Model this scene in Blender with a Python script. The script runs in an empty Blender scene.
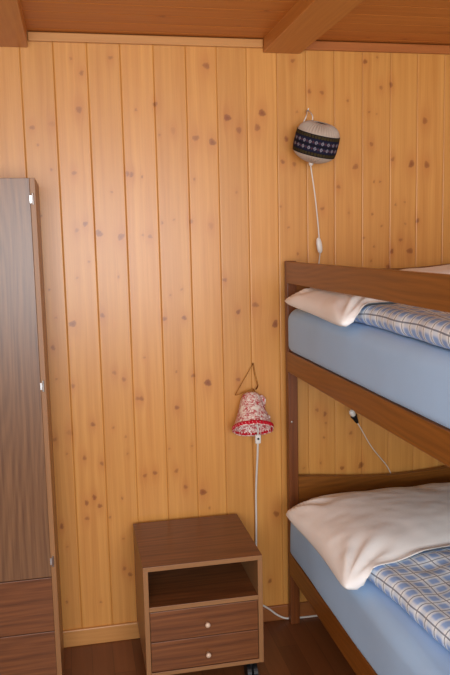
import bpy, bmesh, math, random
import numpy as np
from mathutils import Vector, Matrix, noise, Euler
random.seed(7); RNG = np.random.default_rng(7)
S = bpy.context.scene
COL = S.collection
PI = math.pi

# ------------------------------------------------------------------ materials
def lin(c):
    c = [v / 255.0 for v in c]
    return tuple([(v / 12.92 if v <= 0.04045 else ((v + 0.055) / 1.055) ** 2.4) for v in c] + [1.0])

class NT:
    def __init__(s, name, rough=0.5, spec=0.5):
        s.m = bpy.data.materials.new(name); s.m.use_nodes = True
        s.t = s.m.node_tree; s.b = s.t.nodes['Principled BSDF']
        s.b.inputs['Roughness'].default_value = rough
        s.b.inputs['Specular IOR Level'].default_value = spec
    def n(s, typ, **kw):
        nd = s.t.nodes.new(typ)
        for k, v in kw.items():
            if k.startswith('i_'):
                key = k[2:]
                key = int(key) if key.isdigit() else key.replace('_', ' ')
                s.set(nd.inputs[key], v)
            else: setattr(nd, k, v)
        return nd
    def set(s, sock, v):
        if isinstance(v, bpy.types.NodeSocket): s.t.links.new(v, sock)
        else: sock.default_value = v
    def math(s, op, a, b=0.0, c=None):
        nd = s.n('ShaderNodeMath', operation=op)
        s.set(nd.inputs[0], a); s.set(nd.inputs[1], b)
        if c is not None: s.set(nd.inputs[2], c)
        return nd.outputs[0]
    def mix(s, f, a, b, blend='MIX'):
        nd = s.n('ShaderNodeMix', data_type='RGBA', blend_type=blend)
        s.set(nd.inputs[0], f); s.set(nd.inputs[6], a); s.set(nd.inputs[7], b)
        return nd.outputs[2]
    def attr(s, name, out='Fac'):
        return s.n('ShaderNodeAttribute', attribute_name=name).outputs[out]
    def noise(s, vec, scale, detail=2.0, rough=0.5, dist=0.0):
        nd = s.n('ShaderNodeTexNoise')
        s.set(nd.inputs['Vector'], vec); nd.inputs['Scale'].default_value = scale
        nd.inputs['Detail'].default_value = detail; nd.inputs['Roughness'].default_value = rough
        nd.inputs['Distortion'].default_value = dist
        return nd.outputs['Fac']
    def ramp(s, f, stops):
        nd = s.n('ShaderNodeValToRGB'); s.set(nd.inputs[0], f)
        el = nd.color_ramp.elements
        while len(el) < len(stops): el.new(0.5)
        for e, (p, c) in zip(el, stops): e.position = p; e.color = c
        return nd.outputs[0]
    def comb(s, x, y, z):
        nd = s.n('ShaderNodeCombineXYZ')
        for k, v in enumerate((x, y, z)): s.set(nd.inputs[k], v)
        return nd.outputs[0]
    def sep(s, v):
        nd = s.n('ShaderNodeSeparateXYZ'); s.set(nd.inputs[0], v); return nd.outputs
    def obj(s): return s.n('ShaderNodeTexCoord').outputs['Object']
    def mapv(s, v, scale, loc=(0, 0, 0)):
        nd = s.n('ShaderNodeMapping'); s.set(nd.inputs[0], v)
        nd.inputs['Scale'].default_value = scale; nd.inputs['Location'].default_value = loc
        return nd.outputs[0]
    def color(s, c): s.set(s.b.inputs['Base Color'], c)
    def bump(s, h, strength, dist=0.001):
        nd = s.n('ShaderNodeBump'); nd.inputs['Strength'].default_value = strength
        nd.inputs['Distance'].default_value = dist; s.set(nd.inputs['Height'], h)
        s.set(s.b.inputs['Normal'], nd.outputs[0])

def plain(name, rgb, rough=0.5, spec=0.5, metal=0.0):
    k = NT(name, rough, spec); c = lin(rgb)
    v = k.noise(k.obj(), 40, 2)
    k.color(k.mix(v, tuple([q * 0.94 for q in c[:3]] + [1]), tuple([min(1, q * 1.06) for q in c[:3]] + [1])))
    k.b.inputs['Metallic'].default_value = metal
    return k.m

def pine(name, a, b, knot, rough, spec, pvar=0.10):
    """board material: reads pid (board number), gx/gz (grain coordinates bent round the knots), knot and halo"""
    k = NT(name, rough, spec)
    pid = k.attr('pid'); gx = k.attr('gx'); gz = k.attr('gz')
    v = k.comb(k.math('MULTIPLY', gx, 55.0), k.math('MULTIPLY', gz, 1.3), k.math('MULTIPLY', pid, 17.3))
    g = k.noise(v, 1.0, 3.0, 0.55)
    v2 = k.comb(k.math('MULTIPLY', gx, 260.0), k.math('MULTIPLY', gz, 4.0), pid)
    g2 = k.noise(v2, 1.0, 2.0)
    f = k.math('ADD', k.math('MULTIPLY', g, 0.75), k.math('MULTIPLY', g2, 0.25))
    f = k.n('ShaderNodeMapRange', i_0=f, i_1=0.33, i_2=0.67).outputs[0]
    c = k.mix(f, lin(a), lin(b))
    r = k.n('ShaderNodeTexWhiteNoise', noise_dimensions='1D'); k.set(r.inputs['W'], pid)
    hv = k.n('ShaderNodeHueSaturation'); k.set(hv.inputs['Color'], c)
    k.set(hv.inputs['Value'], k.math('ADD', 1 - pvar / 2, k.math('MULTIPLY', r.outputs['Value'], pvar)))
    c = hv.outputs[0]
    c = k.mix(k.math('MULTIPLY', k.attr('halo'), 0.5), c, lin(knot[1]))
    c = k.mix(k.attr('knot'), c, lin(knot[0]))
    k.color(c)
    k.bump(g2, 0.10, 0.0006)
    return k.m

def laminate(name, light, dark, axis, rough, spec, cath=1.0, scale=1.0):
    """walnut-print laminate: long streaks plus the pointed arches of flat-sawn grain; axis = grain direction"""
    k = NT(name, rough, spec)
    o = k.obj(); sp = k.sep(o)
    ax = {'X': 0, 'Y': 1, 'Z': 2}[axis]
    L = sp[ax]; other = [sp[i] for i in range(3) if i != ax]
    w = k.math('ADD', other[0], other[1])
    lo = k.noise(k.comb(k.math('MULTIPLY', w, 7.0 * scale), k.math('MULTIPLY', L, 0.9 * scale), 0.3), 1.0, 1.5, 0.5)
    rings = k.math('SINE', k.math('MULTIPLY', k.math('ADD', w, k.math('MULTIPLY', lo, 0.42 / scale)), 210.0 * scale))
    rings = k.math('MULTIPLY', k.math('ADD', rings, 1.0), 0.5)
    st = k.noise(k.comb(k.math('MULTIPLY', w, 85.0 * scale), k.math('MULTIPLY', L, 2.2), 0.0), 1.0, 3.0, 0.6)
    fine = k.noise(k.comb(k.math('MULTIPLY', w, 420.0), k.math('MULTIPLY', L, 10.0), 0.0), 1.0, 2.0)
    f = k.math('ADD', k.math('MULTIPLY', st, 0.7), k.math('MULTIPLY', rings, 0.20 * cath))
    f = k.math('ADD', f, k.math('MULTIPLY', fine, 0.22))
    f = k.n('ShaderNodeMapRange', i_0=f, i_1=0.30, i_2=0.82).outputs[0]
    k.color(k.mix(f, lin(dark), lin(light)))
    k.bump(fine, 0.08, 0.0004)
    return k.m

def cloth(name, rgb, rough=0.85):
    k = NT(name, rough, 0.15); c = lin(rgb)
    v = k.noise(k.obj(), 9, 3)
    k.color(k.mix(v, tuple([q * 0.95 for q in c[:3]] + [1]), tuple([min(1, q * 1.04) for q in c[:3]] + [1])))
    k.b.inputs['Sheen Weight'].default_value = 0.08
    k.bump(k.noise(k.obj(), 700, 1), 0.15, 0.0006)
    return k.m

def check_cloth(name):
    k = NT(name, 0.9, 0.12)
    u, v, _ = k.sep(k.attr('cloth', 'Vector'))
    P = 0.042
    def band(x):
        t = k.math('FRACT', k.math('ADD', k.math('DIVIDE', x, P), 100.0))
        d = k.math('ABSOLUTE', k.math('SUBTRACT', t, 0.5))             # 0 in the middle of a cell, .5 on the line
        blue = k.n('ShaderNodeMapRange', interpolation_type='SMOOTHSTEP', i_0=d, i_1=0.18, i_2=0.36, i_3=1.0, i_4=0.0).outputs[0]
        line = k.n('ShaderNodeMapRange', interpolation_type='SMOOTHSTEP', i_0=d, i_1=0.455, i_2=0.475, i_3=0.0, i_4=1.0).outputs[0]
        return blue, line
    bu, lu = band(u); bv, lv = band(v)
    both = k.math('MULTIPLY', bu, bv); one = k.math('MAXIMUM', bu, bv)
    c = k.mix(k.math('MULTIPLY', one, 0.35), lin((242, 250, 255)), lin((184, 212, 246)))
    c = k.mix(k.math('MULTIPLY', both, 0.7), c, lin((108, 160, 230)))
    c = k.mix(k.math('MULTIPLY', k.math('MAXIMUM', lu, lv), 0.75), c, lin((70, 78, 100)))
    k.color(c)
    pk = k.noise(k.comb(k.math('MULTIPLY', u, 160.0), k.math('MULTIPLY', v, 60.0), 0.0), 1.0, 2.0)
    k.bump(pk, 0.35, 0.002)
    return k.m

def vcol(name, rough=0.85):
    k = NT(name, rough, 0.15); k.color(k.attr('col', 'Color')); return k.m

def toile(name):
    k = NT(name, 0.85, 0.15); o = k.obj()
    n1 = k.noise(o, 85, 3, 0.6, 1.2)
    vo = k.n('ShaderNodeTexVoronoi', feature='DISTANCE_TO_EDGE'); k.set(vo.inputs['Vector'], o); vo.inputs['Scale'].default_value = 90
    ring = k.n('ShaderNodeMapRange', i_0=vo.outputs['Distance'], i_1=0.05, i_2=0.12, i_3=1.0, i_4=0.0).outputs[0]
    blot = k.n('ShaderNodeMapRange', i_0=n1, i_1=0.50, i_2=0.55).outputs[0]
    mask = k.n('ShaderNodeMapRange', i_0=k.noise(o, 30, 1), i_1=0.31, i_2=0.39).outputs[0]
    f = k.math('MULTIPLY', k.math('MAXIMUM', blot, k.math('MULTIPLY', ring, 0.6)), mask)
    k.color(k.mix(k.math('MULTIPLY', f, 0.9), lin((246, 236, 226)), lin((190, 28, 44))))
    return k.m

M = {}
M['pine_wall'] = pine('pine_wall', (204, 139, 66), (222, 161, 84), ((128, 60, 24), (190, 114, 50)), 0.34, 0.6)
M['pine_ceiling'] = pine('pine_ceiling', (186, 112, 46), (204, 130, 58), ((120, 60, 28), (170, 92, 42)), 0.45, 0.4, 0.05)
M['pine_trim'] = laminate('pine_trim', (218, 162, 96), (196, 136, 74), 'X', 0.4, 0.5, 0.3)
M['painted'] = plain('off_white_paint', (225, 222, 214), 0.8, 0.2)  # off-white picked for the unseen walls to cool the bounced light
M['trim_shade'] = laminate('shaded_trim', (196, 122, 62), (168, 98, 46), 'X', 0.4, 0.5, 0.3)  # pine trim for the right cornice, its shade put into the colour
M['pine_plain'] = laminate('pine_plain', (226, 172, 104), (208, 150, 82), 'Z', 0.4, 0.5, 0.3)
M['beam'] = laminate('beam', (208, 142, 68), (188, 118, 52), 'Y', 0.42, 0.45, 0.4)
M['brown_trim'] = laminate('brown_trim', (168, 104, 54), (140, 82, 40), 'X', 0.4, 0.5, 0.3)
M['bed_x'] = laminate('bed_wood_x', (150, 92, 32), (112, 64, 18), 'X', 0.36, 0.5, 0.8)
M['bed_y'] = laminate('bed_wood_y', (154, 94, 34), (114, 66, 20), 'Y', 0.36, 0.5, 0.8)
M['bed_z'] = laminate('bed_wood_z', (132, 74, 32), (98, 50, 20), 'Z', 0.38, 0.5, 0.8)
M['wal_z'] = laminate('walnut_z', (146, 106, 70), (92, 60, 37), 'Z', 0.34, 0.6, 0.55)
M['wal_x'] = laminate('walnut_x', (148, 92, 52), (84, 46, 24), 'X', 0.34, 0.5, 0.5)
M['wal_y'] = laminate('walnut_y', (148, 92, 52), (84, 46, 24), 'Y', 0.34, 0.5, 0.5)
M['wal_edge'] = laminate('walnut_edge', (166, 122, 80), (146, 104, 68), 'Z', 0.4, 0.4, 0.2)
M['wal_edge_x'] = laminate('walnut_edge_x', (166, 122, 80), (146, 104, 68), 'X', 0.4, 0.4, 0.2)
M['dark_gap'] = plain('dark_gap', (30, 22, 18), 0.8)
M['steel'] = plain('steel', (205, 205, 205), 0.28, 0.5, 1.0)
M['brass'] = plain('brass', (150, 100, 48), 0.35, 0.5, 1.0)
M['knob'] = plain('knob', (224, 196, 170), 0.3, 0.5)
M['black'] = plain('black_plastic', (22, 22, 24), 0.4)
M['white'] = plain('white_plastic', (232, 230, 224), 0.35)
M['white_cord'] = plain('white_cord', (226, 222, 214), 0.5)
M['glass'] = plain('bulb_glass', (240, 238, 230), 0.15, 0.6)
M['pillow'] = cloth('pillow_cotton', (250, 249, 246))
M['sheet'] = cloth('blue_sheet', (172, 208, 246))
M['duvet'] = check_cloth('check_cotton')
M['linen'] = cloth('linen', (190, 174, 158))
M['band'] = vcol('woven_band')
M['toile'] = toile('toile')
M['redtrim'] = vcol('red_trim')

# ------------------------------------------------------------------ mesh helpers
def link(name, me, mat, parent=None):
    o = bpy.data.objects.new(name, me); COL.objects.link(o)
    if mat is not None:
        for mm in (mat if isinstance(mat, (list, tuple)) else [mat]): me.materials.append(M[mm])
    if parent is not None: o.parent = parent
    return o

def bm_obj(name, bm, mat, parent=None, smooth=False):
    me = bpy.data.meshes.new(name)
    bmesh.ops.recalc_face_normals(bm, faces=bm.faces)
    bm.to_mesh(me); bm.free()
    if smooth: me.polygons.foreach_set('use_smooth', [True] * len(me.polygons))
    return link(name, me, mat, parent)

def box_bm(bm, lo, hi, bev=0.0, seg=2):
    r = bmesh.ops.create_cube(bm, size=1.0)
    vs = r['verts']
    for v in vs:
        v.co = Vector([(lo[i] + hi[i]) / 2 + v.co[i] * (hi[i] - lo[i]) for i in range(3)])
    if bev:
        es = list({e for v in vs for e in v.link_edges})
        bmesh.ops.bevel(bm, geom=es, offset=bev, segments=seg, affect='EDGES', profile=0.5)

def box(name, lo, hi, mat, parent=None, bev=0.002, seg=2):
    """a box whose object origin is its own centre, so that the grain differs from piece to piece"""
    c = [(lo[i] + hi[i]) / 2 for i in range(3)]
    bm = bmesh.new(); box_bm(bm, [lo[i] - c[i] for i in range(3)], [hi[i] - c[i] for i in range(3)], bev, seg)
    o = bm_obj(name, bm, mat, parent); o.location = c
    return o

def grid_mesh(name, P, closed_u=False, closed_v=False, flip=False):
    nu, nv = P.shape[:2]
    idx = np.arange(nu * nv).reshape(nu, nv)
    a = idx; b = np.roll(idx, -1, 0); c = np.roll(b, -1, 1); d = np.roll(idx, -1, 1)
    q = np.stack([a, b, c, d], -1)
    if not closed_u: q = q[:-1]
    if not closed_v: q = q[:, :-1]
    q = q.reshape(-1, 4)
    if flip: q = q[:, ::-1]
    me = bpy.data.meshes.new(name)
    me.vertices.add(nu * nv); me.vertices.foreach_set('co', P.reshape(-1).astype(np.float32))
    me.loops.add(q.size); me.loops.foreach_set('vertex_index', q.reshape(-1).astype(np.int32))
    me.polygons.add(len(q)); me.polygons.foreach_set('loop_start', np.arange(0, q.size, 4, dtype=np.int32))
    me.polygons.foreach_set('use_smooth', np.ones(len(q), dtype=bool))
    me.update(calc_edges=True); me.validate()
    return me

def fattr(me, name, vals):
    a = me.attributes.new(name, 'FLOAT', 'POINT'); a.data.foreach_set('value', np.asarray(vals, dtype=np.float32).reshape(-1))
def cattr(me, name, vals):
    a = me.attributes.new(name, 'FLOAT_COLOR', 'POINT'); a.data.foreach_set('color', np.asarray(vals, dtype=np.float32).reshape(-1))

def tube(name, pts, r, mat, parent=None, res=8, smooth_path=True):
    """a round cord or wire through the points, as a closed mesh"""
    P = [Vector(p) for p in pts]
    if smooth_path and len(P) > 2:
        Q = []
        for i in range(len(P) - 1):
            p0 = P[max(i - 1, 0)]; p1 = P[i]; p2 = P[i + 1]; p3 = P[min(i + 2, len(P) - 1)]
            for k in range(6):
                t = k / 6
                Q.append(0.5 * ((2 * p1) + (p2 - p0) * t + (2 * p0 - 5 * p1 + 4 * p2 - p3) * t * t + (3 * p1 - p0 - 3 * p2 + p3) * t ** 3))
        Q.append(P[-1]); P = Q
    rad = r if callable(r) else (lambda t: r)
    bm = bmesh.new(); rings = []
    up = None
    for i, p in enumerate(P):
        d = (P[min(i + 1, len(P) - 1)] - P[max(i - 1, 0)]).normalized()
        if up is None:
            up = d.orthogonal().normalized()
        up = (up - d * up.dot(d)).normalized(); s = d.cross(up)
        rr = rad(i / (len(P) - 1))
        rings.append([bm.verts.new(p + (up * math.cos(2 * PI * k / res) + s * math.sin(2 * PI * k / res)) * rr) for k in range(res)])
    for a, b in zip(rings, rings[1:]):
        for k in range(res): bm.faces.new((a[k], a[(k + 1) % res], b[(k + 1) % res], b[k]))
    bm.faces.new(rings[0][::-1]); bm.faces.new(rings[-1])
    return bm_obj(name, bm, mat, parent, True)

def lathe(name, prof, mat, parent=None, n=32, pleat=None):
    """prof = list of (r, z) from one end to the other; ends with r = 0 close"""
    P = np.zeros((len(prof), n, 3)); th = np.linspace(0, 2 * PI, n, endpoint=False)
    for i, (r, z) in enumerate(prof):
        rr = r * (1 + (pleat(th, z) if pleat else 0)) + 1e-5
        P[i, :, 0] = rr * np.cos(th); P[i, :, 1] = rr * np.sin(th); P[i, :, 2] = z
    me = grid_mesh(name, P, closed_v=True)
    o = link(name, me, mat, parent)
    return o

def empty(name, loc, rot=(0, 0, 0)):
    o = bpy.data.objects.new(name, None); COL.objects.link(o); o.empty_display_size = 0.1
    o.location = loc; o.rotation_euler = rot
    return o
def tag(o, label, cat, group=None):
    o['label'] = label; o['category'] = cat
    if group: o['group'] = group
    return o
def struct(o): o['kind'] = 'structure'; return o
def reparent(o, root):                      # keep a mesh built in room coordinates where it is, under an Empty at the thing's base
    o.parent = root; o.matrix_parent_inverse = (Matrix.Translation(root.location) @ root.rotation_euler.to_matrix().to_4x4()).inverted()
    return o

# ------------------------------------------------------------------ room
CEIL = 2.212
XL, XR, YB = -1.35, 1.72, -3.7
KN="0.027,2.129,s 0.06,2.082,m 0.161,2.135,m 0.046,1.96,L -0.114,1.898,m -0.048,1.911,f -0.099,1.84,s -0.057,1.757,s 0.019,1.745,m 0.146,1.679,s 0.204,1.742,m 0.049,1.569,m 0.019,1.548,m 0.095,1.535,L 0.172,1.522,L -0.101,1.599,s 0.497,2.116,L 0.31,1.981,m 0.371,1.892,f 0.322,1.876,s 0.452,1.866,L 0.512,1.852,L 0.569,1.938,L 0.611,1.895,L 0.598,1.674,s 0.443,1.722,s 0.218,1.739,m 0.255,1.731,s 0.322,1.568,s 0.364,1.578,s 0.427,1.571,m 0.276,1.52,m 0.251,1.526,s 0.5,1.555,f 0.242,1.961,s 0.816,2.141,m 0.698,1.956,L 0.68,1.904,L 0.789,1.864,m 0.774,1.782,m 0.818,1.774,m 0.878,2.034,m 0.927,2.031,m 0.926,1.61,m 0.765,1.62,s 0.793,1.543,s 0.828,1.445,s 0.99,1.69,m 0.831,1.961,s 1.095,2.145,m 1.142,2.162,s 1.158,2.053,m 1.198,2.064,m 1.111,1.964,s 1.142,1.957,s 1.027,2.004,s 1.121,1.847,m 1.207,1.791,m 1.284,1.774,L 1.347,1.77,L 1.058,1.764,L 1.337,1.934,L 1.132,1.708,s 1.156,1.708,s 1.031,1.593,s 1.125,1.587,s 1.164,1.542,s 1.092,1.498,s 1.26,1.548,s 1.258,1.631,s 1.242,1.487,m 1.281,1.444,L 1.206,1.444,m 1.121,1.409,s 1.312,1.559,m 1.22,1.621,s 1.133,1.464,s 1.191,1.386,m 0.056,1.436,s 0.013,1.381,s -0.086,1.342,s 0.158,1.38,s -0.069,1.242,s -0.011,1.217,L 0.095,1.243,m -0.084,1.135,m -0.11,1.115,s -0.078,1.021,s -0.021,0.992,m 0.128,1.032,m 0.162,1.005,m 0.043,0.845,m -0.095,0.799,m -0.041,0.821,f 0.116,0.828,s 0.16,0.79,s 0.21,0.931,m 0.343,1.307,s 0.385,1.326,s 0.318,1.221,m 0.391,1.222,m 0.547,1.356,m 0.595,1.235,m 0.661,1.259,L 0.737,1.183,L 0.356,1.023,s 0.353,0.887,m 0.473,0.974,L 0.59,0.979,m 0.224,0.929,m 0.419,1.004,m 0.406,0.736,s 0.32,0.731,s 0.344,0.644,m 0.377,0.578,m 0.225,0.636,m 0.263,0.643,m 0.443,0.552,L 0.467,0.487,s 0.731,0.437,L 0.24,1.082,s 0.007,0.722,m 0.069,0.696,m 0.164,0.725,s 0.036,0.569,m 0.007,0.551,m 0.054,0.535,m 0.006,0.491,m -0.087,0.47,m -0.11,0.502,s 0.09,0.488,s 0.138,0.556,s 0.135,0.399,s -0.071,0.39,s 0.135,0.281,m 0.155,0.255,m -0.083,0.175,s 0.041,0.159,s -0.055,0.743,s 0.701,0.164,m 1.039,0.738,m 1.002,0.599,m 1.081,0.604,L 0.9,0.84,m 0.932,0.822,m 0.928,0.728,s 0.936,0.786,s 0.845,0.612,s 0.914,0.627,s"
KN = [(float(a), float(b), c) for a, b, c in (s.split(',') for s in KN.split())]

def boards(name, edges, u0, u1, along, mapper, mat, knots, cell=0.004, gap=0.0010, depth=0.0026, u_split=None):
    """tongue and groove boards as one wall mesh: every board is a fine grid with chamfered long edges.
    edges: board boundaries across; the boards run from u0 to u1 along; mapper(across, along, depth) -> xyz"""
    V = []; F = []; at = {k: [] for k in ('pid', 'gx', 'gz', 'knot', 'halo')}; base = 0
    nz = max(2, int((u1 - u0) / along))
    zs = np.linspace(u0, u1, nz)
    kx = np.array([q[0] for q in knots]) if knots else np.zeros(0)
    kz = np.array([q[1] for q in knots]) if knots else np.zeros(0)
    for i, (e0, e1) in enumerate(zip(edges, edges[1:])):
        inner = np.linspace(e0 + gap, e1 - gap, max(2, int((e1 - e0) / cell)))
        xs = np.concatenate([[e0, e0 + gap * 0.5], inner, [e1 - gap * 0.5, e1]])
        dp = np.concatenate([[depth, depth * 0.35], np.zeros(len(inner)), [depth * 0.35, depth]])
        X, Z = np.meshgrid(xs, zs, indexing='ij'); D = np.repeat(dp[:, None], nz, 1)
        gx = X - (e0 + e1) / 2; gz = Z.copy(); kn = np.zeros_like(X); ha = np.zeros_like(X)
        bend = np.zeros_like(X)
        for x, z, s in knots:
            if not (e0 - 0.02 < x < e1 + 0.02): continue
            r = {'s': 0.0046, 'm': 0.0080, 'L': 0.0120, 'f': 0.010}[s]
            h = hash((round(x * 1e3), round(z * 1e3))) % 97 / 97.0
            dx = (X - x) / r; dz = (Z - z) / (r * (0.85 + 0.4 * h)); an = np.arctan2(dz, dx); d = np.sqrt(dx * dx + dz * dz) * (1 + 0.14 * np.sin(an * 2 + h * 40) + 0.10 * np.sin(an * 3 + h * 90) + 0.06 * np.sin(an * 7 + h * 50))
            k = np.clip((1.08 - d) / 0.36, 0, 1); k = k * k * (3 - 2 * k)
            k *= {'s': 0.50, 'm': 0.66, 'L': 0.78, 'f': 0.2}[s] * (0.7 + 0.5 * h)
            k *= 0.72 + 0.28 * np.clip(np.abs(d - 0.55) * 2.5, 0, 1)           # paler heart, darker rim
            kn = np.maximum(kn, k)
            hz = (Z - z) / (r * 4.5)
            ha = np.maximum(ha, np.exp(-(dx / 2.0) ** 2 - hz ** 2) * (0.8 if s != 's' else 0.45))
            bend += np.sign(dx + 1e-6) * r * 1.1 * np.exp(-np.abs(dx) / 2.2 - hz ** 2) * np.clip(np.abs(dx), 0, 1)
        gx = gx - bend
        P = mapper(X, Z, D); n = X.shape[0]
        V.append(P.reshape(-1, 3))
        idx = np.arange(n * nz).reshape(n, nz) + base
        q = np.stack([idx[:-1, :-1], idx[1:, :-1], idx[1:, 1:], idx[:-1, 1:]], -1).reshape(-1, 4)
        F.append(q); base += n * nz
        at['pid'].append(np.full(n * nz, i + 1.0)); at['gx'].append(gx.reshape(-1)); at['gz'].append(gz.reshape(-1))
        at['knot'].append(np.clip(kn, 0, 1).reshape(-1)); at['halo'].append(ha.reshape(-1))
    V = np.concatenate(V); F = np.concatenate(F)
    me = bpy.data.meshes.new(name)
    me.vertices.add(len(V)); me.vertices.foreach_set('co', V.reshape(-1).astype(np.float32))
    me.loops.add(F.size); me.loops.foreach_set('vertex_index', F.reshape(-1).astype(np.int32))
    me.polygons.add(len(F)); me.polygons.foreach_set('loop_start', np.arange(0, F.size, 4, dtype=np.int32))
    me.update(calc_edges=True)
    for k, v in at.items(): fattr(me, k, np.concatenate(v))
    return struct(link(name, me, mat))

EDGES = [-0.142, -0.032, 0.081, 0.194, 0.309, 0.423, 0.534, 0.643, 0.755, 0.866, 0.974, 1.084, 1.196, 1.305, 1.415, 1.525]
wb = boards('wall_back', [-1.35, -1.24, -1.13, -1.02, -0.91, -0.80, -0.69, -0.58, -0.47, -0.36, -0.251] + EDGES + [1.62, 1.72], 0.0, CEIL, 0.0032,
            lambda a, l, d: np.stack([a, d, l], -1), 'pine_wall', KN, cell=0.0033)
# backing so that the wall has thickness
b = box('wall_back_core', (XL, 0.005, 0), (XR, 0.06, CEIL), 'pine_plain', wb, 0); b['kind'] = 'structure'

ce = list(np.arange(0.0, 3.71, 0.094)); ce = [-v for v in ce]; ce = ce + [YB]
ce[1] = -0.045; ce = [0.0, -0.045] + [-(0.14 + 0.094 * i) for i in range(38)]
ce = ([v for v in ce if v > YB + 0.03] + [YB])[::-1]
ckn = [(-RNG.uniform(0.05, 3.0), RNG.uniform(-0.5, 1.6), random.choice('ssm')) for _ in range(60)]
cl = boards('ceiling', ce, XL, XR, 0.012, lambda a, l, d: np.stack([l, a, CEIL + d], -1), 'pine_ceiling', ckn, cell=0.006, gap=0.0018, depth=0.0028)
b = box('ceiling_core', (XL, YB, CEIL + 0.004), (XR, 0.06, CEIL + 0.06), 'pine_plain', cl, 0); b['kind'] = 'structure'

# floor of reddish brown wood strips running away from the camera
kf = NT('floor_wood', 0.38, 0.45)
sp = kf.sep(kf.obj()); px = kf.math('DIVIDE', sp[0], 0.075); row = kf.math('FLOOR', px)
ln = kf.math('ADD', kf.math('DIVIDE', sp[1], 0.6), kf.math('MULTIPLY', row, 0.37))
wn = kf.n('ShaderNodeTexWhiteNoise', noise_dimensions='2D'); kf.set(wn.inputs['Vector'], kf.comb(row, kf.math('FLOOR', ln), 0.0))
gr = kf.noise(kf.comb(kf.math('MULTIPLY', sp[0], 70.0), kf.math('MULTIPLY', sp[1], 3.0), wn.outputs['Value']), 1.0, 3.0)
fc = kf.mix(kf.math('ADD', kf.math('MULTIPLY', gr, 0.5), kf.math('MULTIPLY', wn.outputs['Value'], 0.5)), lin((94, 53, 27)), lin((136, 82, 46)))
seam = kf.math('MAXIMUM', kf.math('GREATER_THAN', kf.math('ABSOLUTE', kf.math('SUBTRACT', kf.math('FRACT', px), 0.5)), 0.487),
               kf.math('GREATER_THAN', kf.math('ABSOLUTE', kf.math('SUBTRACT', kf.math('FRACT', ln), 0.5)), 0.498))
kf.color(kf.mix(kf.math('MULTIPLY', seam, 0.5), fc, lin((50, 26, 14))))
M['floor'] = kf.m
bm = bmesh.new(); box_bm(bm, (XL, YB, -0.05), (XR, 0.06, 0.0)); struct(bm_obj('floor', bm, 'floor'))

struct(box('wall_left', (XL - 0.06, YB, 0), (XL, 0.06, CEIL), 'painted', None, 0))
struct(box('wall_right', (XR, YB, 0), (XR + 0.06, 0.06, CEIL), 'painted', None, 0))
# the wall behind the camera with the window the daylight comes through
WX0, WX1, WZ0, WZ1 = -0.98, 1.12, 0.85, 2.05
bm = bmesh.new()
for lo, hi in (((XL, YB - 0.06, 0), (WX0, YB, CEIL)), ((WX1, YB - 0.06, 0), (XR, YB, CEIL)),
               ((WX0, YB - 0.06, 0), (WX1, YB, WZ0)), ((WX0, YB - 0.06, WZ1), (WX1, YB, CEIL))): box_bm(bm, lo, hi)
struct(bm_obj('wall_front', bm, 'painted'))
bm = bmesh.new()
t = 0.05
for lo, hi in (((WX0, YB - 0.06, WZ0), (WX0 + t, YB + 0.01, WZ1)), ((WX1 - t, YB - 0.06, WZ0), (WX1, YB + 0.01, WZ1)),
               ((WX0 + t, YB - 0.06, WZ0), (WX1 - t, YB + 0.01, WZ0 + t)), ((WX0 + t, YB - 0.06, WZ1 - t), (WX1 - t, YB + 0.01, WZ1)),
               (((WX0 + WX1) / 2 - 0.03, YB - 0.06, WZ0 + t), ((WX0 + WX1) / 2 + 0.03, YB + 0.01, WZ1 - t))): box_bm(bm, lo, hi, 0.004)
struct(bm_obj('window_1', bm, 'painted'))

# trim where the wall meets ceiling and floor, and the shallow ceiling beams
struct(box('trim_1', (-0.112, -0.016, 2.180), (0.702, 0.0, 2.209), 'pine_trim', None, 0.003))
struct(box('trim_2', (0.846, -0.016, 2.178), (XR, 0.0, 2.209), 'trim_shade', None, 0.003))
struct(box('beam_1', (XL + 0.001, YB + 0.001, 2.160), (-0.114, -0.001, CEIL + 0.003), 'beam', None, 0.003))
struct(box('beam_2', (0.704, YB + 0.001, 2.165), (0.844, -0.001, CEIL + 0.003), 'beam', None, 0.003))
struct(box('baseboard_left', (XL + 0.001, -0.012, 0.0), (0.40, 0.0, 0.066), 'pine_trim', None, 0.004))
struct(box('baseboard_right', (0.402, -0.012, 0.0), (XR - 0.001, 0.0, 0.062), 'brown_trim', None, 0.004))

# ------------------------------------------------------------------ wardrobe
w = tag(empty('wardrobe', (-0.51, -0.17, 0)), 'tall grey-brown walnut wardrobe at the left edge against the pine wall', 'wardrobe')
WXL, WXR, WF, WBK, WT = -0.905, -0.1015, -0.32, -0.04, 1.702
def wp(*a, **k): return reparent(box(*a, **k), w)
wp('side_panel', (WXR - 0.016, WF, 0), (WXR, WBK, WT), ['wal_edge'], bev=0.001)
wp('side_panel', (WXL, WF, 0), (WXL + 0.016, WBK, WT), ['wal_edge'], bev=0.001)
wp('top_panel', (WXL + 0.016, WF + 0.019, WT - 0.018), (WXR - 0.016, WBK, WT), ['wal_y'], bev=0.001)
wp('back_panel', (WXL + 0.016, WBK - 0.006, 0.0), (WXR - 0.016, WBK, WT - 0.018), ['wal_z'], bev=0)
wp('plinth', (WXL + 0.016, WF + 0.03, 0.0), (WXR - 0.016, WF + 0.045, 0.048), ['wal_x'], bev=0.001)
xs = [(WXL + 0.018, -0.512), (-0.509, WXR - 0.0161)]
for k, (x0, x1) in enumerate(xs):
    wp('door', (x0, WF - 0.0008, 0.4265), (x1, WF + 0.016, WT), ['wal_z'], bev=0.0012)
    for z0, z1 in ((0.2395, 0.4235), (0.05, 0.2370)):
        wp('drawer', (x0, WF - 0.0008, z0), (x1, WF + 0.016, z1), ['wal_x'], bev=0.0012)
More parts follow.
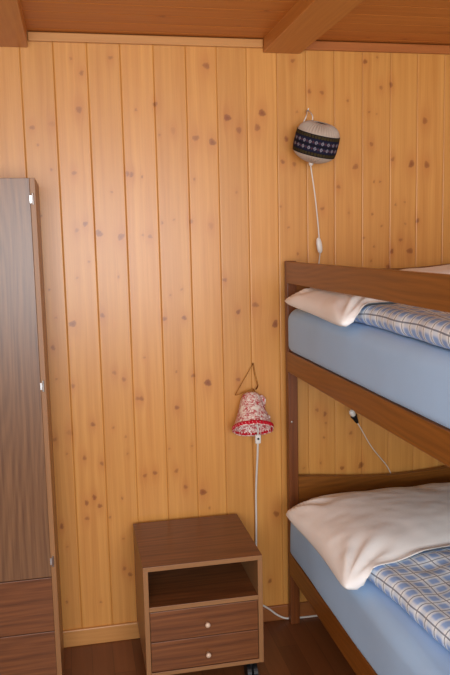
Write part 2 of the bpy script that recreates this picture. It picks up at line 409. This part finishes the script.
for z in (1.639, 1.059, 0.480):
    bm = bmesh.new()
    bmesh.ops.create_cone(bm, cap_ends=True, segments=12, radius1=0.0034, radius2=0.0034, depth=0.034, matrix=Matrix.Translation((-0.1105, WF - 0.004, z)))
    box_bm(bm, (-0.119, WF - 0.0035, z - 0.012), (-0.1105, WF - 0.0018, z + 0.010))
    h = bm_obj('hinge', bm, 'steel'); reparent(h, w); h['label'] = 'silver metal hinge'

# ------------------------------------------------------------------ nightstand on castors
n = tag(empty('nightstand', (0.372, -0.225, 0)), 'small walnut rolling cabinet with open shelf and two drawers beside the bunk bed', 'nightstand')
NL, NR, NF, NB, N0, NT_ = 0.1715, 0.566, -0.42, -0.034, 0.089, 0.467
def npart(*a, **k): return reparent(box(*a, **k), n)
npart('side_panel', (NL, NF, N0), (NL + 0.016, NB, NT_ - 0.016), ['wal_edge'], bev=0.001)
npart('side_panel', (NR - 0.016, NF, N0), (NR, NB, NT_ - 0.016), ['wal_edge'], bev=0.001)
def two_tone(o, front_mat):                    # pale edge band on the front edge of a panel
    o.data.materials.append(M[front_mat])
    for p in o.data.polygons:
        if p.normal.y < -0.9: p.material_index = 1
two_tone(npart('top_panel', (NL, NF, NT_ - 0.016), (NR, NB, NT_), ['wal_x'], bev=0.001), 'wal_edge_x')
two_tone(npart('shelf', (NL + 0.016, NF + 0.001, 0.313), (NR - 0.016, NB - 0.006, 0.329), ['wal_x'], bev=0.001), 'wal_edge_x')
two_tone(npart('bottom_panel', (NL + 0.016, NF, N0), (NR - 0.016, NB - 0.006, N0 + 0.014), ['wal_x'], bev=0.001), 'wal_edge_x')
npart('back_panel', (NL + 0.016, NB - 0.005, N0), (NR - 0.016, NB, NT_ - 0.016), ['wal_x'], bev=0)
for z0, z1, kz in ((0.2085, 0.3105, 0.2545), (0.1050, 0.2060, 0.149)):
    d = npart('drawer', (NL + 0.0175, NF + 0.002, z0), (NR - 0.0175, NF + 0.018, z1), ['wal_x'], bev=0.001)
    c = lathe('knob', [(0.0001, 0.0), (0.0055, 0.0), (0.0045, 0.008), (0.0065, 0.014), (0.0095, 0.019), (0.0098, 0.024), (0.007, 0.028), (0.0001, 0.0292)], 'knob', None, 20); c.scale = (0.85, 0.85, 0.85)
    c.rotation_euler = (PI / 2, 0, 0); c.location = (0.375, NF + 0.003, kz)
    c.parent = d; c.matrix_parent_inverse = (Matrix.Translation(n.location) @ Matrix.Translation(Vector(d.location) - n.location)).inverted()
    c['label'] = 'pale wooden drawer knob'
for x in (NL + 0.045, NR - 0.035):
    for y in (NF + 0.045, NB - 0.05):
        bm = bmesh.new()
        for s in (-1, 1):
            bmesh.ops.create_cone(bm, cap_ends=True, segments=24, radius1=0.032, radius2=0.032, depth=0.014,
                                  matrix=Matrix.Translation((x + s * 0.011, y, 0.0325)) @ Matrix.Rotation(PI / 2, 4, 'Y'))
        bmesh.ops.create_cone(bm, cap_ends=True, segments=16, radius1=0.009, radius2=0.009, depth=0.05, matrix=Matrix.Translation((x, y, 0.060)))
        box_bm(bm, (x - 0.02, y - 0.02, N0 - 0.006), (x + 0.02, y + 0.02, N0))
        reparent(bm_obj('castor', bm, 'black'), n)['label'] = 'black castor wheel'

# ------------------------------------------------------------------ bunk bed
b = tag(empty('bunk_bed', (1.215, -1.03, 0)), 'brown stained wooden bunk bed with curved headboards standing against the wall', 'bunk bed')
def bp(*a, **k): return reparent(box(*a, **k), b)
BX0, BX1 = 0.766, 1.66
PZ = 1.420
for x0, x1 in ((BX0 + 0.003, BX0 + 0.040), (BX1 - 0.037, BX1)):
    for y0, y1 in ((-0.056, -0.022), (-2.06, -2.02)):
        p = bp('post', (x0, y0, 0), (x1, y1, PZ), ['bed_z'], bev=0.003)
        if x0 < 1 and y1 > -0.1:
            bm = bmesh.new(); bmesh.ops.create_uvsphere(bm, u_segments=12, v_segments=8, radius=0.0045, matrix=Matrix.Translation((x0 + 0.012, y0 - 0.0005, 0.815)) @ Matrix.Diagonal((1, 0.5, 1, 1)))
            s_ = bm_obj('screw_head', bm, 'steel', None, True); s_.parent = p
            s_.matrix_parent_inverse = (Matrix.Translation(b.location) @ Matrix.Translation(Vector(p.location) - b.location)).inverted()
            s_['label'] = 'small pale screw head'
def rail(name, x0, x1, z0, z1): return bp(name, (x0, -2.019, z0), (x1, -0.057, z1), ['bed_y'], bev=0.003)
for nm, z0, z1 in (('guard_rail', 1.339, 1.418), ('side_rail', 1.008, 1.086), ('side_rail', 0.209, 0.298)):
    rail(nm, BX0, BX0 + 0.022, z0, z1)
for nm, z0, z1 in (('side_rail', 1.004, 1.086), ('side_rail', 0.204, 0.298)):
    rail(nm, BX1 - 0.022, BX1, z0, z1)
def arch_board(name, y0, y1, zb, zt, dip):
    bm = bmesh.new(); x0, x1 = BX0 + 0.041, BX1 - 0.038; N = 28; c = (x0 + x1) / 2, (y0 + y1) / 2, (zb + zt) / 2
    rows = []
    for i in range(N + 1):
        t = i / N; x = x0 + (x1 - x0) * t; z = zt - dip * math.sin(PI * t) ** 1.3
        rows.append([bm.verts.new((x - c[0], y - c[1], q - c[2])) for y, q in ((y0, zb), (y1, zb), (y1, z), (y0, z))])
    for a, q in zip(rows, rows[1:]):
        for k in range(4): bm.faces.new((a[k], a[(k + 1) % 4], q[(k + 1) % 4], q[k]))
    bm.faces.new(rows[0]); bm.faces.new(rows[-1][::-1])
    o = bm_obj(name, bm, 'bed_x'); o.location = c
    return reparent(o, b)
for nm, y0, y1 in (('headboard', -0.050, -0.026), ('footboard', -2.052, -2.028)):
    arch_board(nm, y0, y1, 0.30, 0.596, 0.028)
    arch_board(nm, y0, y1, 1.10, 1.410, 0.030)
for z in (1.066, 0.278):
    bm = bmesh.new()
    for i in range(12):
        y = -0.12 - i * 0.164
        box_bm(bm, (BX0 + 0.0225 - 1.215, y - 0.045 + 1.03, -0.009), (BX1 - 0.0225 - 1.215, y + 0.045 + 1.03, 0.009), 0.001, 1)
    box_bm(bm, (BX0 + 0.0225 - 1.215, -2.0 + 1.03, -0.028), (BX0 + 0.044 - 1.215, -0.06 + 1.03, -0.0091))
    box_bm(bm, (BX1 - 0.044 - 1.215, -2.0 + 1.03, -0.028), (BX1 - 0.0225 - 1.215, -0.06 + 1.03, -0.0091))
    o = bm_obj('slat_base', bm, 'bed_x'); o.location = (1.215, -1.03, z); reparent(o, b)

# ------------------------------------------------------------------ mattresses
def mattress(z0, z1, label, seed):
    x0, x1, y0, y1 = 0.758, 1.652, -2.012, -0.058
    r = 0.045; prof = []
    for cx, cz, a0 in ((x0 + r, z1 - r, 180), (x1 - r, z1 - r, 90), (x1 - r * 0.6, z0 + r * 0.6, 0), (x0 + r * 0.6, z0 + r * 0.6, -90)):
        rr = r if cz > (z0 + z1) / 2 else r * 0.6
        for k in range(9):
            a = math.radians(a0 - k * 90 / 8); prof.append((cx + rr * math.cos(a), cz + rr * math.sin(a)))
    pf = []
    for (ax, az), (bx, bz) in zip(prof, prof[1:] + prof[:1]):
        m = max(1, int(math.hypot(bx - ax, bz - az) / 0.03))
        for k in range(m): pf.append((ax + (bx - ax) * k / m, az + (bz - az) * k / m))
    pf = np.array(pf); cx, cz = (x0 + x1) / 2, (z0 + z1) / 2
    ys = np.concatenate([[y0 + 0.0], np.linspace(y0 + 0.002, y0 + r, 6), np.linspace(y0 + r, y1 - r, 64)[1:-1], np.linspace(y1 - r, y1 - 0.002, 6), [y1]])
    P = np.zeros((len(ys), len(pf), 3))
    for i, y in enumerate(ys):
        d = min(y - y0, y1 - y); ins = 0.0
        if d < r: ins = r - math.sqrt(max(0, r * r - (r - d) ** 2))
        sx = 1 - ins / (x1 - x0) * 2; sz = 1 - ins / (z1 - z0) * 2
        for j, (x, z) in enumerate(pf):
            q = noise.noise(Vector((x * 3 + seed, y * 4, z * 6))) * 0.006
            side = max(0.0, 1 - abs(x - x0) / 0.05)
            xx = cx + (x - cx) * sx - side * q; zz = cz + (z - cz) * sz
            if z > cz: zz += q * 0.6
            P[i, j] = (xx, y, max(z0, zz))
    me = grid_mesh('mattress', P, closed_v=True, flip=False)
    bm = bmesh.new(); bm.from_mesh(me)
    bmesh.ops.holes_fill(bm, edges=[e for e in bm.edges if e.is_boundary], sides=0)
    for f in bm.faces: f.smooth = True
    bmesh.ops.recalc_face_normals(bm, faces=bm.faces); bm.to_mesh(me); bm.free()
    return tag(link('mattress', me, 'sheet'), label, 'mattress', 'mattresses in blue fitted sheets')
UT, LT = 1.250, 0.490
mattress(1.0865, UT, 'mattress in a plain blue fitted sheet on the upper bunk', 1.0)
mattress(0.2985, LT, 'mattress in a plain blue fitted sheet on the lower bunk', 9.0)

# ------------------------------------------------------------------ pillows
def pillow(BL, FL, FR, BR, crown, floor, label, seed, peak=(0.0, 0.0), cover=None, cap=None):
    from mathutils.bvhtree import BVHTree
    tree = BVHTree.FromPolygons([v.co for v in cover.data.vertices], [tuple(p.vertices) for p in cover.data.polygons])
    def under(x, y):
        z = floor
        for ox in (-0.014, 0.0, 0.014, 0.03, 0.05, 0.07):
            for oy in (-0.05, -0.03, -0.014, 0.0, 0.014):
                h = tree.ray_cast(Vector((x + ox, y + oy, floor + 1.0)), Vector((0, 0, -1)))
                if h[0] is not None: z = max(z, h[0].z - 1.3 * max(0.0, ox - 0.014) - 0.75 * max(0.0, -0.014 - oy))
        return z
    nu, nv = 97, 73
    u = np.linspace(-1, 1, nu); v = np.linspace(-1, 1, nv); U, V = np.meshgrid(u, v, indexing='ij')
    Ui = U * (1 - 0.050 * (1 - V ** 2) - 0.035 * (U * V) ** 8); Vi = V * (1 - 0.075 * (1 - U ** 2) - 0.05 * (U * V) ** 8)
    a = (Ui + 1) / 2; c = (Vi + 1) / 2
    BL, FL, FR, BR = [np.array(q) for q in (BL, FL, FR, BR)]
    base = (BL * ((1 - a) * c)[..., None] + BR * (a * c)[..., None] + FL * ((1 - a) * (1 - c))[..., None] + FR * (a * (1 - c))[..., None])
    T = (1 - np.abs(U) ** 3.4) ** 0.46 * (1 - np.abs(V) ** 3.0) ** 0.44
    T = T * (1 + peak[0] * U + peak[1] * V)
    wr = np.zeros_like(T)
    for i in range(nu):
        for j in range(nv):
            x, y = base[i, j, 0], base[i, j, 1]
            q = noise.noise(Vector((x * 7 + seed, y * 7, seed))) * 0.007 + noise.noise(Vector((x * 17 + seed, y * 23, seed))) * 0.0025
            # folds that run out of the corners
            for su, sv in ((-1, -1), (-1, 1), (1, -1), (1, 1)):
                du, dv = U[i, j] - su, V[i, j] - sv; d = math.hypot(du * 1.4, dv)
                ang = math.atan2(dv * -sv, du * -su * 1.4)
                q += math.sin(ang * 13 + seed * 3 + su) * 0.0085 * math.exp(-((d - 0.34) / 0.26) ** 2)
            wr[i, j] = q
    top = base.copy(); top[..., 2] += crown * T + wr * np.clip(T * 2.2, 0, 1)
    bot = base.copy(); bot[..., 2] -= 0.55 * crown * T
    for i in range(nu):
        for j in range(nv):
            bot[i, j, 2] = max(bot[i, j, 2], under(base[i, j, 0], base[i, j, 1]) + 0.005)       # it lies on the tucked-in end of the duvet
    if cap is not None: top[..., 2] = np.minimum(top[..., 2], cap + np.clip(top[..., 0] - 0.803, 0, 1) * 2.2)      # pressed under the rail
    top[..., 2] = np.maximum(top[..., 2], bot[..., 2] + 0.001)
    me = bpy.data.meshes.new('pillow')
    bm = bmesh.new()
    vt = [[bm.verts.new(top[i, j]) for j in range(nv)] for i in range(nu)]
    vb = [[vt[i][j] if (i in (0, nu - 1) or j in (0, nv - 1)) else bm.verts.new(bot[i, j]) for j in range(nv)] for i in range(nu)]
    for i in range(nu - 1):
        for j in range(nv - 1):
            bm.faces.new((vt[i][j], vt[i + 1][j], vt[i + 1][j + 1], vt[i][j + 1]))
            try: bm.faces.new((vb[i][j + 1], vb[i + 1][j + 1], vb[i + 1][j], vb[i][j]))
            except ValueError: pass
    for f in bm.faces: f.smooth = True
    bmesh.ops.recalc_face_normals(bm, faces=bm.faces); bm.to_mesh(me); bm.free()
    return tag(link('pillow', me, 'pillow'), label, 'pillow', 'white pillows on the bunk bed')
# ------------------------------------------------------------------ duvets
def duvet(xl, xr, y0, y1, floor, H, r, label, seed, slant=0.0):
    nu, nv = 120, 150
    s = np.linspace(0, 1, nu); q = np.linspace(0, 1, nv)
    P = np.zeros((nu, nv, 3)); UV = np.zeros((nu, nv, 3))
    # across: start underneath the rolled left edge, go round it, then over the top
    for j in range(nv):
        y = y1 + (y0 - y1) * q[j]
        edge = xl + slant * max(0, min(-0.8 - y, 0.5)) + 0.012 * noise.noise(Vector((y * 6, seed, 0))) + 0.006 * noise.noise(Vector((y * 17, seed, 3)))
        endd = min((y1 - y) / 0.16, (y - y0) / 0.06, 1.0); hh = H * (0.3 + 0.7 * math.sqrt(max(0, 1 - (1 - endd) ** 2)))
        Lr = PI * r * 0.75; Lt = (xr - edge - r)
        for i in range(nu):
            l = s[i] * (Lr + Lt)
            if l < Lr:
                a = -PI / 2 + (l / Lr) * PI; rr = hh / 2
                x = edge + r - r * math.cos(a); z = floor + 0.003 + rr + rr * math.sin(a)
                lift = 0.0
            else:
                x = edge + r + (l - Lr); z = floor + 0.003 + hh
                lift = min(1.0, (l - Lr) / 0.10)
            nz = noise.noise(Vector((x * 5, y * 5, seed))) * 0.020 + noise.noise(Vector((x * 13, y * 12, seed + 4))) * 0.013
            puff = 0.022 * math.sin(PI * min(1, max(0, (x - edge) / (xr - edge))))
            z += (nz + puff) * lift * min(1.0, endd * 1.0)
            if x > xr - 0.06: z -= (x - xr + 0.06) * hh / 0.06 * 0.9
            P[i, j] = (x, y, max(z, floor + 0.003))
            UV[i, j] = (l + 0.010 * noise.noise(Vector((x * 6, y * 5, seed + 9))), y * 1.0 + 0.012 * noise.noise(Vector((x * 5, y * 4, seed + 20))), 0)
    me = grid_mesh('duvet', P)
    a = me.attributes.new('cloth', 'FLOAT_VECTOR', 'POINT'); a.data.foreach_set('vector', UV.reshape(-1).astype(np.float32))
    bm = bmesh.new(); bm.from_mesh(me)
    bmesh.ops.holes_fill(bm, edges=[e for e in bm.edges if e.is_boundary], sides=0)
    for f in bm.faces: f.smooth = len(f.verts) == 4
    bmesh.ops.recalc_face_normals(bm, faces=bm.faces); bm.to_mesh(me); bm.free()
    return tag(link('duvet', me, 'duvet'), label, 'duvet', 'blue and white checked duvets')
d1 = duvet(0.806, 1.64, -1.99, -0.64, LT + 0.001, 0.064, 0.028, 'blue and white checked duvet spread over the lower bunk', 3.0, 0.085)
d2 = duvet(0.786, 1.64, -1.99, -0.64, UT + 0.001, 0.060, 0.030, 'blue and white checked duvet behind the guard rail on the upper bunk', 11.0, -0.045)
pillow((0.692, -0.200, 0.520), (0.700, -0.815, 0.513), (1.60, -0.68, 0.505), (1.60, -0.085, 0.500), 0.098, LT, 'white pillow overhanging the edge of the lower bunk', 2.0, (-0.12, 0.0), cover=d1)
pillow((0.698, -0.195, 1.287), (0.706, -0.775, 1.262), (1.60, -0.72, 1.31), (1.60, -0.085, 1.312), 0.104, UT, 'white pillow behind the guard rail on the upper bunk', 5.0, (0.18, -0.15), cover=d2, cap=1.333)

# ------------------------------------------------------------------ linen lantern lamp with a woven band
L1 = tag(empty('hanging_lamp', (0.872, -0.092, 1.838)), 'linen drum lamp with dark woven band hanging high on the pine wall', 'lamp')
TILT = Euler((math.radians(18), math.radians(10), 0), 'XYZ')
bandrot = TILT
R = 0.077; HB = 0.037
def pleat(th, z):
    k = min(1.0, max(0.0, (abs(z) - HB) / 0.02))
    return 0.08 * k * np.sin(th * 40) + 0.004 * np.sin(th * 5)
prof = [(0.012, -0.068), (0.022, -0.0665), (0.038, -0.061), (0.054, -0.053), (0.066, -0.0445), (0.074, -HB), (R, -0.015), (R, 0.015), (0.075, HB), (0.070, 0.045), (0.063, 0.054), (0.055, 0.061),
        (0.045, 0.067), (0.034, 0.070), (0.024, 0.0695)]
sh = lathe('lamp_shade', prof, 'linen', L1, 320, pleat); sh.rotation_euler = TILT
md = sh.modifiers.new('thick', 'SOLIDIFY'); md.thickness = 0.0015
nz_, nt_ = 34, 520
z = np.linspace(-HB, HB, nz_); th = np.linspace(0, 2 * PI, nt_, endpoint=False)
P = np.zeros((nz_, nt_, 3)); C = np.ones((nz_, nt_, 4)); Z, T = np.meshgrid(z, th, indexing='ij')
rr = np.interp(z, [-HB, -0.015, 0.015, HB], [0.0742, R, R, 0.0752]) + 0.0016
P[..., 0] = rr[:, None] * np.cos(T); P[..., 1] = rr[:, None] * np.sin(T); P[..., 2] = Z
C[..., :3] = lin((26, 22, 30))[:3]
def paint(mask, rgb): C[mask, :3] = lin(rgb)[:3]
N = 22; ph = (T * N / (2 * PI)) % 1.0
paint(np.abs(Z) < 0.0215, (26, 30, 52))
paint(np.abs(Z) < 0.0022, (24, 20, 26))
for zc in (0.0105, -0.0105):
    d = np.abs(ph - 0.5) / 0.30 + np.abs(Z - zc) / 0.0075
    d2 = np.minimum(ph, 1 - ph) / 0.22 + np.abs(Z - zc) / 0.0055
    paint(d < 0.85, (158, 150, 158)); paint(d < 0.45, (44, 50, 84)); paint(d2 < 0.9, (92, 58, 70)); paint(d2 < 0.4, (30, 30, 44))
ph2 = (T * N * 2 / (2 * PI)) % 1.0
for zc in (0.029, -0.029):
    paint((np.abs(Z - zc) < 0.0042) & (np.abs(ph2 - 0.5) < 0.34), (74, 64, 32))
    paint((np.abs(Z - zc) < 0.0018) & (np.abs(ph2 - 0.5) < 0.14), (40, 34, 26))
me = grid_mesh('woven_band', P, closed_v=True); cattr(me, 'col', C)
bd = link('woven_band', me, 'band', L1); bd.rotation_euler = TILT
bd['label'] = 'dark blue and black band with white and olive motifs'
bd.modifiers.new('thick', 'SOLIDIFY').thickness = 0.0012
rot = TILT.to_matrix(); org = Vector(L1.location)
def l1(p): return tuple(rot @ Vector(p))
hook = Vector((0.866, -0.012, 1.964)) - org
tube('hanging_string', [l1((-0.052, 0.040, 0.058)), l1((-0.047, 0.042, 0.080)), tuple(hook + Vector((-0.001, -0.003, 0.0)))], 0.0022, 'white_cord', L1)
tube('hanging_string', [l1((-0.020, 0.045, 0.062)), l1((-0.024, 0.045, 0.085)), tuple(hook + Vector((0.003, -0.003, 0.0)))], 0.0022, 'white_cord', L1)
tube('hook', [tuple(hook + Vector(q)) for q in ((0.001, 0.012, 0.0), (0.001, -0.004, 0.0), (0.001, -0.008, 0.002), (0.001, -0.009, 0.007))], 0.0018, 'steel', L1)
so = lathe('bulb_socket', [(0.0001, -0.100), (0.007, -0.100), (0.011, -0.092), (0.0125, -0.075), (0.0125, -0.058), (0.0001, -0.057)], 'white', L1, 20)
so.rotation_euler = TILT; so.location = l1((0, 0, 0.008)); so.scale = (0.8, 0.8, 0.9)
bot = Vector(l1((0, 0, -0.080)))
sw = Vector((0.901, -0.036, 1.474)) - org
c1 = tube('cord', [tuple(bot), tuple(bot.lerp(sw, 0.35) + Vector((0.004, 0, 0))), tuple(bot.lerp(sw, 0.7) + Vector((0.004, 0, 0))), tuple(sw + Vector((0, 0, 0.02)))], 0.0024, 'white_cord', L1)
swb = lathe('cord_switch', [(0.0001, -0.029), (0.004, -0.029), (0.0085, -0.022), (0.0105, -0.008), (0.0105, 0.010), (0.0075, 0.024), (0.004, 0.029), (0.0001, 0.029)], 'white', L1, 20)
swb.location = tuple(sw); swb.rotation_euler = (0, math.radians(-8), 0); swb.scale = (1, 0.7, 1)
tube('cord', [tuple(sw + Vector((0.003, 0, -0.026))), tuple(Vector((0.907, -0.016, 1.418)) - org), tuple(Vector((0.905, -0.012, 1.385)) - org), tuple(Vector((0.905, -0.010, 1.30)) - org)], 0.0022, 'white_cord', L1)

# ------------------------------------------------------------------ red toile wall lamp on a wire hanger
L2 = tag(empty('wall_lamp', (0.630, -0.03, 0.928)), 'red and white floral bell lamp hanging from a wire above the small cabinet', 'lamp')
o2 = Vector(L2.location)
T2 = Euler((math.radians(-31), math.radians(5), 0), 'XYZ')      # the mouth of the bell tips out from the wall
r2 = T2.to_matrix()
def wob(th, z): return 0.02 * np.sin(th * 7) * (z < -0.02) + 0.012 * np.sin(th * 11 + 1)
prof = [(0.010, 0.000), (0.022, -0.001), (0.031, -0.007), (0.036, -0.022), (0.043, -0.050), (0.051, -0.080), (0.060, -0.108), (0.067, -0.130), (0.072, -0.143)]
bell = lathe('lamp_shade', prof, 'toile', L2, 72, wob); bell.rotation_euler = T2; bell.scale = (1.05, 1.05, 1.0)
bell.modifiers.new('thick', 'SOLIDIFY').thickness = 0.0016
# trim: scalloped red braid with white dots
nt_, nr_ = 288, 12
T, A = np.meshgrid(np.linspace(0, 2 * PI, nt_, endpoint=False), np.linspace(0, 2 * PI, nr_, endpoint=False), indexing='ij')
zc = -0.133; Rr = (0.0692 + 0.0012 * np.sin(T * 36)) * (1 + 0.02 * np.sin(T * 7))
P = np.stack([(Rr + 0.0030 * np.cos(A)) * np.cos(T), (Rr + 0.0030 * np.cos(A)) * np.sin(T), zc + 0.0075 * np.sin(A)], -1)
C = np.ones((nt_, nr_, 4)); C[..., :3] = lin((196, 22, 44))[:3]
dots = (((T * 36 / (2 * PI)) % 1 - 0.5) ** 2 * 16 + (np.sin(A)) ** 2 * 3 < 0.16) & (np.cos(A) > 0)
C[dots, :3] = lin((240, 200, 200))[:3]
me = grid_mesh('braid_trim', P, closed_u=True, closed_v=True, flip=True); cattr(me, 'col', C)
tr = link('braid_trim', me, 'redtrim', L2); tr.rotation_euler = T2; tr.scale = (1.05, 1.05, 1.0); tr['label'] = 'red braid with white dots'
# gathered frill down the right-hand seam
fn = 40; FP = np.zeros((fn, 5, 3))
for i in range(fn):
    t = i / (fn - 1); zz = -0.006 - 0.125 * t; rad = np.interp(zz, [p[1] for p in prof[::-1]], [p[0] for p in prof[::-1]])
    wd = (0.017 + 0.006 * math.sin(t * 11)) * (1 - 0.55 * t)
    for k in range(5):
        f = k / 4; FP[i, k] = (rad - 0.003 + f * wd, 0.004 * math.sin(t * 34) * f - 0.004, zz + 0.004 * math.sin(t * 21) * f)
fr = link('frill', grid_mesh('frill', FP), 'toile', L2); fr.rotation_euler = T2
fr.modifiers.new('thick', 'SOLIDIFY').thickness = 0.0016
def W(p): return tuple(Vector(p) - o2)
nail = (0.645, -0.006, 1.037)
lathe('nail', [(0.0001, -0.016), (0.0018, -0.016), (0.0018, 0.0), (0.004, 0.0), (0.004, 0.002), (0.0001, 0.002)], 'brass', L2, 12)
nl = [c for c in L2.children if c.name.startswith('nail')][0]; nl.rotation_euler = (PI / 2, 0, 0); nl.location = W((0.645, -0.006, 1.037))
tube('wire_hanger', [W(nail), W((0.616, -0.010, 0.990)), W((0.579, -0.016, 0.934)), W((0.574, -0.018, 0.925)), W((0.585, -0.020, 0.926)), W((0.615, -0.026, 0.938)), W((0.640, -0.029, 0.946))],
     0.0016, 'brass', L2)
tube('wire_hanger', [W((0.647, -0.008, 1.036)), W((0.652, -0.012, 0.998)), W((0.659, -0.022, 0.956)), W((0.649, -0.030, 0.944))], 0.0026, 'brass', L2)
kn_ = lathe('finial', [(0.0001, -0.004), (0.005, -0.004), (0.006, 0.002), (0.004, 0.007), (0.002, 0.012), (0.0001, 0.012)], 'brass', L2, 14); kn_.location = W((0.641, -0.031, 0.933))
ctr = r2 @ Vector((0.0, 0, -0.02)); mouth = r2 @ Vector((0.004, 0, -0.118))
so = lathe('bulb_socket', [(0.0001, -0.075), (0.010, -0.075), (0.012, -0.060), (0.012, -0.020), (0.008, -0.004), (0.0001, -0.004)], 'white', L2, 20); so.rotation_euler = T2
tube('cord', [tuple(r2 @ Vector((0.0, 0, -0.07))), tuple(r2 @ Vector((0.004, -0.012, -0.100))), W((0.6385, -0.098, 0.815)), W((0.640, -0.090, 0.785))], 0.0032, 'white_cord', L2)
sw2 = box('cord_switch', (-0.0105, -0.007, -0.017), (0.0105, 0.007, 0.017), ['white'], L2, 0.004, 3); sw2.location = W((0.640, -0.088, 0.768))
bt = lathe('switch_button', [(0.0001, -0.002), (0.0042, -0.002), (0.0042, 0.001), (0.0001, 0.0015)], 'black', None, 12)
bt.parent = sw2; bt.rotation_euler = (PI / 2, 0, 0); bt.location = (0.0, -0.0075, 0.002)
tube('cord', [W((0.640, -0.086, 0.753)), W((0.642, -0.070, 0.700)), W((0.644, -0.040, 0.610)), W((0.645, -0.022, 0.52)), W((0.645, -0.018, 0.40)), W((0.640, -0.018, 0.20)), W((0.632, -0.020, 0.09))], 0.0040, 'white_cord', L2)

# ------------------------------------------------------------------ bulb socket dangling under the upper bunk, and the cable on the floor
L3 = tag(empty('bulb_holder', (1.026, -0.075, 0.817)), 'small black bulb holder with white bulb dangling under the upper bunk', 'bulb holder')
R3 = Euler((0, math.radians(-28), 0))
h = lathe('socket', [(0.0001, -0.030), (0.007, -0.030), (0.0095, -0.024), (0.0165, 0.006), (0.0195, 0.010), (0.0195, 0.014), (0.0001, 0.0145)], 'black', L3, 24); h.rotation_euler = R3
g = lathe('bulb', [(0.0001, 0.0145), (0.0125, 0.0145), (0.015, 0.024), (0.0175, 0.036), (0.0165, 0.048), (0.011, 0.057), (0.0001, 0.060)], 'glass', L3, 24); g.rotation_euler = R3; h.scale = (0.7, 0.7, 0.75); g.scale = (0.66, 0.66, 0.62)
e3 = R3.to_matrix() @ Vector((0, 0, -0.023))
tube('cord', [tuple(e3), tuple(e3 + Vector((0.012, 0, -0.02))), tuple(Vector((1.105, -0.050, 0.690)) - Vector(L3.location)), tuple(Vector((1.182, -0.016, 0.600)) - Vector(L3.location)), tuple(Vector((1.205, -0.015, 0.555)) - Vector(L3.location))], 0.0018, 'white_cord', L3)

tag(tube('power_cable', [(0.590, -0.018, 0.090), (0.655, -0.0175, 0.080), (0.690, -0.0168, 0.058), (0.722, -0.0168, 0.030), (0.752, -0.0168, 0.012), (0.782, -0.0168, 0.006), (0.83, -0.0170, 0.0042), (0.90, -0.0185, 0.0042), (1.02, -0.02, 0.0042)], 0.0038, 'white_cord'),
    'white power cable running along the floor behind the bed post', 'cable')

# ------------------------------------------------------------------ light and camera
def area(name, loc, rot, sx, sy, power, col):
    l = bpy.data.lights.new(name, 'AREA'); l.shape = 'RECTANGLE'; l.size = sx; l.size_y = sy; l.energy = power; l.color = col
    o = bpy.data.objects.new(name, l); COL.objects.link(o); o.location = loc; o.rotation_euler = rot
    return o
area('window_daylight', ((WX0 + WX1) / 2, YB + 0.02, (WZ0 + WZ1) / 2), (PI / 2, 0, 0), WX1 - WX0 - 0.1, WZ1 - WZ0 - 0.1, 80.0, (0.94, 0.97, 1.0))
wd = bpy.data.worlds.new('World'); S.world = wd; wd.use_nodes = True
wd.node_tree.nodes['Background'].inputs[0].default_value = (0.75, 0.85, 1.0, 1); wd.node_tree.nodes['Background'].inputs[1].default_value = 0.6

cam = bpy.data.cameras.new('camera'); co = bpy.data.objects.new('camera', cam); COL.objects.link(co)
cam.sensor_fit = 'VERTICAL'; cam.sensor_height = 36.0; cam.sensor_width = 24.0; cam.lens = 738.0 / 675.0 * 36.0; cam.clip_start = 0.02
RM = Matrix(((0.9792383, 0.0481367, -0.1969142), (-0.2014562, 0.1231121, -0.9717298), (-0.0225334, 0.9912246, 0.1302535)))
co.matrix_world = Matrix.Translation((0, -2.676, 1.5)) @ RM.to_4x4()
S.camera = co
S.view_settings.view_transform = 'Standard'; S.view_settings.look = 'None'; S.view_settings.gamma = 1.0; S.view_settings.use_curve_mapping = False
S.view_settings.exposure = 0.0
S.cycles.use_denoising = True
S.cycles.max_bounces = 8
